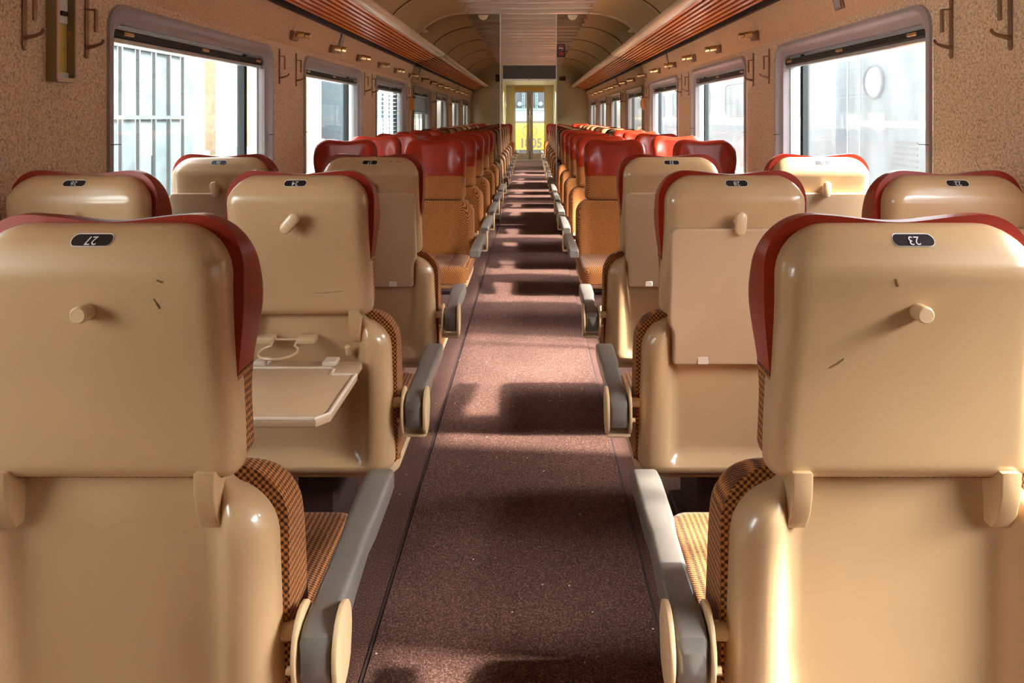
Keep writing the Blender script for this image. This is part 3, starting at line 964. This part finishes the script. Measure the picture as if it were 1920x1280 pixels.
for s, side in ((-1, 'left'), (1, 'right')):
    for k, y in enumerate(LAMP_Y):
        r = empty('reading_lamp', (s * 1.463, y, 1.835), 0 if s < 0 else PI)
        tag(r, 'brass reading lamp above the %s windows, %s from the camera' % (side, LORD[k]), 'reading lamp', 'brass reading lamps above the windows')
        for nm, me in zip(('bracket', 'barrel', 'lens_tip', 'neck'), LM):
            put(nm, me, r)
PLATE_Y = {-1: [5.35, 9.1, 14.0], 1: [3.15, 7.05, 11.2]}
for s, side in ((-1, 'left'), (1, 'right')):
    for k, y in enumerate(PLATE_Y[s]):
        tl = math.atan2(1.478 - 1.430, 2.0 - 1.79)
        r = empty('metal_plate', (s * 1.447, y, 1.90))
        r.rotation_euler = (0, -s * tl, 0)
        tag(r, 'narrow grey metal plate on the %s upper panel, %s one along' % (side, ORD[k]), 'metal plate', 'grey plates on the upper panels')
        MB().box(-.004, .004, -.045, .045, -.085, .085, .003, 1).build('plate', 'bronze', r)
        MB().box(min(0, -s * .006), max(0, -s * .006), -.028, .028, -.075, .075).build('inset', 'frame', r)

def hook_meshes():
    pts = [(.0, -.009)] + [(-.012 * 0, 0)]
    pl_ = MB()
    out = [(.009 * math.cos(q), .175 / 2 + .012 + .009 * math.sin(q)) for q in [PI * k / 6 for k in range(7)]] + [(.009 * math.cos(q), -.175 / 2 - .012 + .009 * math.sin(q)) for q in [PI + PI * k / 6 for k in range(7)]]
    pl_.prism(out, 'x', .0, .004)
    bar = MB()
    bar.prism([(-.007, -.018), (.007, -.018), (.007, .062), (-.007, .062)], 'x', .030, .037, .002)
    bar.box(.002, .036, -.007, .007, .058, .063)
    hk = MB()
    hk.tube([(.002, 0, -.070), (.025, 0, -.066), (.044, 0, -.060), (.054, 0, -.055), (.060, 0, -.048), (.057, 0, -.043)], [.008, .0065, .0055, .0055, .005, .004], 8)
    sc = MB().cyl((.003, 0, -.099), (1, 0, 0), .005, .004, 10)
    return pl_.mesh('plate', 'bronze'), bar.mesh('spring_bar', 'bronze'), hk.mesh('hook', 'bronze'), sc.mesh('screw', 'chrome')
HM = hook_meshes()
hk_y = [2.06, 2.35] + [v for k in range(1, 7) for v in (WINS[k] + WW + .125, WINS[k] + WW + .42)]
HP = ['beside the wall box', 'beside the nearest window', 'on the first window pillar, near one', 'on the first window pillar, far one', 'on the second window pillar, near one', 'on the second window pillar, far one',
      'on the third window pillar, near one', 'on the third window pillar, far one', 'on the fourth window pillar, near one', 'on the fourth window pillar, far one',
      'on the fifth window pillar, near one', 'on the fifth window pillar, far one', 'on the sixth window pillar, near one', 'on the sixth window pillar, far one']
for s, side in ((-1, 'left'), (1, 'right')):
    for k, y in enumerate(hk_y):
        r = empty('coat_hook', (s * (H - .0005), y, 1.63), 0 if s < 0 else PI)
        hp = HP[k]
        if s > 0 and k == 0: hp = 'by the right edge of the photo'
        tag(r, 'bronze coat hook on the %s wall, %s' % (side, hp), 'coat hook', 'bronze coat hooks')
        for nm, me in zip(('plate', 'spring_bar', 'hook', 'screw'), HM):
            put(nm, me, r)

# open switch box on the left wall
bx = empty('wall_box', (-H, 2.201, 1.433))
tag(bx, 'open olive grey switch box with yellow lining on the left wall', 'switch box')
D, W_, HB = .034, .048, .40
mb = MB()
mb.box(0, D, -W_, -W_ + .006, 0, HB, .002, 1); mb.box(0, D, W_ - .006, W_, 0, HB, .002, 1)
mb.box(0, D, -W_ + .006, W_ - .006, 0, .014); mb.box(0, D, -W_ + .006, W_ - .006, HB - .014, HB)
mb.build('casing', 'boxgrey', bx)
MB().box(0.001, .006, -W_ + .006, W_ - .006, .014, HB - .014).build('lining', 'boxyellow', bx)
MB().box(.006, .016, -W_ + .012, W_ - .012, .014, .032).build('foot_block', 'white', bx)
fr = MB()
sh = rrect(-W_, W_, 0, HB, .012, 4); si = rrect(-W_ + .010, W_ - .010, .014, HB - .014, .008, 4)
fr.rings([[(D, y, z) for y, z in sh], [(D + .004, y, z) for y, z in sh], [(D + .004, y, z) for y, z in si], [(D, y, z) for y, z in si]], (False, False))
fr.build('front_rim', 'rack', bx)
for z in (.215, .275):
    mm = MB().box(.006, .022, -.004, .030, z, z + .016, .003, 1).build('contact', 'black', bx)
MB().box(.006, .016, -.008, .034, .190, .31, .003, 1).build('terminal_block', 'white', bx)
MB().cyl((.020, W_ - .012, .16), (0, -1, 0), .008, .004, 12).build('grommet', 'clip', bx)

# ------------------------------------------------------------------ blinds in two left windows
def blind(y0, ztop, zbot, mat, label, tilt, pitch):
    r = empty('venetian_blind', (-H - .045, y0 + .08, 0))
    tag(r, label, 'venetian blind', 'venetian blinds in the left windows')
    L = WW - .16
    z = ztop; me = None
    while z > zbot:
        if me is None:
            w = .022
            c, sn = math.cos(tilt), math.sin(tilt)
            ring = [(-w * c, -w * sn), (0, .003), (w * c, w * sn), (w * c, w * sn - .0012), (0, .0018), (-w * c, -w * sn - .0012)]
            me = MB().prism(ring, 'y', 0, L).mesh('slat', mat)
        put('slat', me, r, (0, 0, z))
        z -= pitch
    MB().box(-.012, .012, 0, L, z - .006, z + .006, .003, 1).build('bottom_rail', mat, r)
    for t in (.16, L - .16):
        MB().box(-.001, .001, t - .012, t + .012, z, ztop + .01).build('ladder_tape', mat, r)
    return r
blind(WINS[3], 1.585, .98, 'blind', 'white venetian blind lowered over the third left window', .16, .046)
blind(WINS[4], 1.585, 1.39, 'blinddark', 'dark venetian blind half lowered in the fourth left window', .9, .030)

# ------------------------------------------------------------------ signs
def sign(loc, w, h, label, marks, dy=-.004):
    r = empty('sign', loc)
    tag(r, label, 'sign')
    MB().box(-w / 2, w / 2, dy, 0, -h / 2, h / 2, .001, 1).build('board', 'black', r)
    marks(r)
    return r
def nosmoke(r):
    q = -.0055
    ring = [(.034 * math.cos(a), q, .030 + .034 * math.sin(a)) for a in [2 * PI * k / 24 for k in range(24)]]
    MB().tube(ring, .005, 5, True, .3).build('red_ring', 'red', r)
    MB().box(-.024, .022, q, q + .001, .025, .035).build('cigarette', 'ink', r)
    MB().add([(-.026, q - .001, .052), (-.020, q - .001, .057), (.026, q - .001, .008), (.020, q - .001, .003)], [(0, 1, 2, 3)]).build('red_bar', 'red', r)
    for k, w in enumerate((.036, .030, .034)):
        MB().box(-w, w, q, q + .001, -.028 - .016 * k, -.022 - .016 * k).build('text_line', 'red', r)
sign((.415, YP - .007, 2.155), .105, .165, 'black no smoking sign on the right smoked glass', nosmoke)
def red_lines(r):
    MB().box(-.06, -.005, -.0055, -.0045, .022, .038).build('text_line', 'red', r)
    MB().box(-.06, .05, -.0055, -.0045, -.005, .004).build('text_line', 'locogrey', r)
sign((.83, Y1 - .002, 2.30), .16, .11, 'small black notice with red line on right end wall', red_lines)
def grey_lines(r):
    MB().box(-.03, .03, -.0055, -.0045, .045, .06).build('text_line', 'locogrey', r)
    MB().box(-.03, .03, -.0055, -.0045, .0, .008).build('text_line', 'locogrey', r)
sign((-.80, Y1 - .002, 2.31), .11, .18, 'small black upright notice on the left end wall', grey_lines)

# ------------------------------------------------------------------ outside
tag(MB().box(-60, 60, -40, 120, -1.4, -1.25).build('ground', 'gravel'), 'pale gravel railway yard outside', 'ground', kind='structure')

# yellow locomotive seen through the far doors
YL = 23.6
lc = empty('locomotive', (0, YL, -1.0))
tag(lc, 'yellow and white locomotive numbered 1805 beyond the far doors', 'locomotive')
def L(mb, nm, mat, p=lc, angle=38):
    mb.v = [(x, y, z + 1.0) for x, y, z in mb.v]
    return mb.build(nm, mat, p, angle)
L(MB().box(-1.45, 1.45, .02, 9, -.2, 2.9, .08, 3), 'body', 'locodark')
L(MB().box(-1.46, 1.46, 0, .1, .20, 1.13, .02, 2), 'nose_panel', 'yellow')
L(MB().box(-1.46, 1.46, -.01, .1, 1.13, 1.19, .01, 1), 'grey_band', 'locogrey')
L(MB().box(-1.46, 1.46, -.005, .1, 1.19, 1.55, .02, 2), 'white_band', 'locowhite')
L(MB().box(-1.46, 1.46, -.02, .1, 1.55, 1.63, .01, 1), 'blue_band', 'locoblue')
L(MB().box(-1.40, 1.40, .03, .08, -.10, .20, .02, 1), 'buffer_beam', 'locogrey')
for s in (-1, 1):
    L(MB().box(s * .48 - .40, s * .48 + .40, .0, .05, 1.72, 2.45, .02, 1), 'windscreen', 'locodark')
    L(MB().cyl((s * .36, .0, 1.78), (0, -1, 0), .075, .05, 20, .01), 'headlamp', 'locoblue')
    for x in (s * .20, s * .26):
        L(MB().box(x - .01, x + .01, -.05, -.03, 1.62, 2.3), 'ladder_rail', 'locoblue')
    for k in range(6):
        L(MB().box(min(s * .20, s * .26), max(s * .20, s * .26), -.05, -.035, 1.66 + k * .11, 1.675 + k * .11), 'ladder_rung', 'locoblue')
    L(MB().cyl((s * .95, .02, .05), (0, -1, 0), .2, .3, 20, .02), 'buffer', 'locogrey')
ringp = [(.25 * math.cos(a), -.010, .86 + .20 * math.sin(a)) for a in [2 * PI * k / 28 for k in range(28)]]
L(MB().tube(ringp, .032, 6, True, .4), 'emblem_ring', 'locogrey')
nm_ = text_mesh('1805', .46, lambda u, v: (u * .86 + .03, -.012, 1.0 + .42 + v), 'locogrey', 'number', .010)
put('number', nm_, lc)

# right hand trains on the next track
def wagon(name, label, x, ya, yb, top, base_mat, up_mat, zsplit, extra, xw=2.8):
    r = empty(name, (x + xw / 2, (ya + yb) / 2, -1.25))
    tag(r, label, 'train')
    oy = (ya + yb) / 2; ox = x + xw / 2
    prof = [(0, -.55), (0, zsplit), (0.0, top - .55), (.10, top - .22), (.45, top - .04), (xw / 2, top), (xw - .45, top - .04), (xw - .1, top - .22), (xw, top - .55), (xw, -.55)]
    lo = MB().prism([(0, -.55), (0, zsplit), (xw, zsplit), (xw, -.55)], 'y', ya, yb)
    hi = MB().prism([(0.0, zsplit)] + prof[2:9] + [(xw, zsplit)], 'y', ya, yb)
    for mb, nmx, mt in ((lo, 'lower_body', base_mat), (hi, 'upper_body', up_mat)):
        mb.v = [(p[0] - xw / 2, p[1] - oy, p[2] + 1.25) for p in mb.v]
        mb.build(nmx, mt, r)
    for yy in [ya + 1.2 + k * (yb - ya - 2.4) / 3 for k in range(4)]:
        mb = MB().cyl((x + .25 - ox, yy - oy, -.80 + 1.25), (1, 0, 0), .45, .14, 24, .02)
        mb.build('wheel', 'locodark', r)
    def E(mb, nmx, mt):
        mb.v = [(p[0] - ox, p[1] - oy, p[2] + 1.25) for p in mb.v]
        return mb.build(nmx, mt, r)
    extra(E, x)
    return r
def loco_extra(E, x):
    E(MB().box(x - .015, x + .01, 3.0, 9.35, 1.195, 1.275), 'stripe', 'trainstripe')
    for yc in (8.86, 5.6):
        ov = [(yc + .24 * math.cos(a), 1.78 + .21 * math.sin(a)) for a in [2 * PI * k / 24 for k in range(24)]]
        E(MB().prism(ov, 'x', x - .02, x + .02), 'cab_window', 'trainpale')
        E(MB().tube([(x - .02, a, b) for a, b in ov], .02, 6, True), 'window_rim', 'locodark')
    for k in range(9):
        E(MB().box(x - .02, x + .01, 7.85, 8.35, .45 + k * .07, .475 + k * .07), 'grille_louvre', 'steel')
    for yy in (9.5, 9.15):
        E(MB().tube([(x - .05, yy, .4), (x - .05, yy, 2.1)], .015, 6), 'grab_rail', 'trainpale')
    E(MB().box(x - .012, x + .01, 7.7, 8.5, .35, 1.2, .005, 1), 'access_panel', 'trainblue')
wagon('diesel_locomotive', 'blue-grey locomotive with yellow stripe outside the near right window', 4.5, -4.5, 9.65, 2.75, 'trainblue', 'trainblue', 1.24, loco_extra)
def coach_extra(E, x):
    for k in range(6):
        ya = 11.2 + k * 2.9
        out = rrect(ya, ya + 1.5, 1.35, 2.05, .16, 5)
        E(MB().prism(out, 'x', x - .015, x + .01), 'window_pane', 'wallglass')
        E(MB().tube([(x - .012, a, b) for a, b in out], .02, 6, True), 'window_rim', 'steel')
    E(MB().box(x - .012, x + .01, 10.05, 29.8, 1.23, 1.32), 'stripe', 'trainstripe')
wagon('passenger_coach', 'pale blue and white coach behind the right-hand locomotive', 4.5, 10.0, 30.0, 2.75, 'trainblue', 'trainpale', 1.15, coach_extra)

# left: glazed lattice, pale building with pilasters, dark van
gx = -6.0
gl = empty('glazed_lattice', (gx, 8.5, -1.25))
tag(gl, 'tall steel-barred glazed lattice outside the nearest left window', 'lattice')
y = -0.75
while y < 12.0:
    MB().box(-.025, .025, y - 8.5 - .02, y - 8.5 + .02, 0, 5.2).build('bar', 'steel', gl)
    MB().box(-.05, -.04, y - 8.5 + .02, y - 8.5 + .43, 0, 5.2).build('pane', 'wallglass', gl)
    y += .45
for z in (1.25 + 1.32, 1.25 + 2.39, 5.15):
    MB().box(-.03, .03, -9.3, 3.45, z - .03, z + .03).build('rail', 'steel', gl)
def bush(x, y, z, r, label):
    b = bmesh.new()
    mb = MB()
    for k in range(260):
        u = random.random() * 2 - 1; a = random.random() * 2 * PI; rr = r * (random.random() ** .4)
        c = Vector((rr * math.sqrt(1 - u * u) * math.cos(a), rr * math.sqrt(1 - u * u) * math.sin(a), r * .9 + rr * u * .9))
        n1 = Vector((random.gauss(0, 1), random.gauss(0, 1), random.gauss(0, 1))).normalized(); n2 = n1.orthogonal().normalized()
        s1, s2 = .10, .055
        mb.add([c - n1 * s1, c + n2 * s2, c + n1 * s1, c - n2 * s2], [(0, 1, 2, 3)])
    b.free()
    r_ = empty('bush', (x, y, z))
    tag(r_, label, 'bush', 'bushes by the lattice')
    f = mb.build('foliage', 'leaf', r_); f['kind'] = 'stuff'
    MB().tube([(0, 0, 0), (0, 0, r)], .03, 6).build('stem', 'bronze', r_)
bush(-4.85, 9.0, -1.25, .85, 'leafy bush before the lattice bars, nearer one')
bush(-4.9, 10.95, -1.25, .85, 'leafy bush before the lattice bars, farther one')
bd = empty('station_building', (-6.6, 24, -1.25))
tag(bd, 'pale long building with brick pilasters outside the left windows', 'building')
MB().box(-4, 0, -12, -2.4, 0, 6.5).build('wall', 'plaster', bd)
MB().box(-.05, .10, -12, -2.4, 0, 1.9).build('plinth', 'stone', bd)
for k in range(5):
    ya = -12 + k * 1.9
    MB().box(0, .22, ya, ya + .62, 0, 6.5).build('pilaster', 'brick', bd)
MB().box(-4.2, .35, -12.2, -2.2, 6.5, 6.8).build('roof_edge', 'stone', bd)
dv = empty('goods_wagon', (-6.35, 29.0, -1.25))
tag(dv, 'dark slate goods wagon outside the blinded left windows', 'wagon')
MB().box(-1.2, 1.2, -6.6, 6.6, .9, 4.1, .05, 2).build('body', 'trainblue', dv)
for k in range(12):
    MB().box(1.2, 1.26, -6.4 + k * 1.1, -6.32 + k * 1.1, .95, 3.8).build('rib', 'steel', dv)
MB().box(1.2, 1.23, -6.6, 6.6, 1.9, 2.5).build('pale_band', 'locowhite', dv)
for yy in (-5.2, -3.6, 3.6, 5.2):
    MB().cyl((.75, yy, .45), (1, 0, 0), .45, .14, 22, .02).build('wheel', 'locodark', dv)

# ------------------------------------------------------------------ scratches and chips on a few seat backs
M['scratch'] = plain('scratch_brown', (0.30, 0.18, 0.075), 0.7)
def scratch(label_part, pts, r=.0008):
    for o in bpy.data.objects:
        if o.get('label', '').startswith(label_part):
            sh = [c for c in o.children if c.name.startswith('head_shell')][0]
            MB().tube([(x, head_y(x, z, .2 if z < 1.12 else HS_TOP - z) - .0006, z) for x, z in pts], r, 4).build('scratch', 'scratch', sh)
            return
scratch('beige-backed seat 24', [(.046, .832), (.085, .833), (.127, .838)])
scratch('beige-backed seat 23', [(-.123, .950), (-.112, .956), (-.104, .963)], .0013)
scratch('beige-backed seat 23', [(-.035, 1.085), (-.033, 1.078), (-.031, 1.074)], .0012)
scratch('beige-backed seat 27', [(.105, 1.083), (.112, 1.080)], .0014)
scratch('beige-backed seat 27', [(.098, 1.055), (.106, 1.040)], .0010)
scratch('beige-backed seat 37', [(.075, 1.142), (.090, 1.140)], .0016)
scratch('beige-backed seat 37', [(.105, 1.143), (.118, 1.139), (.124, 1.143)], .0018)
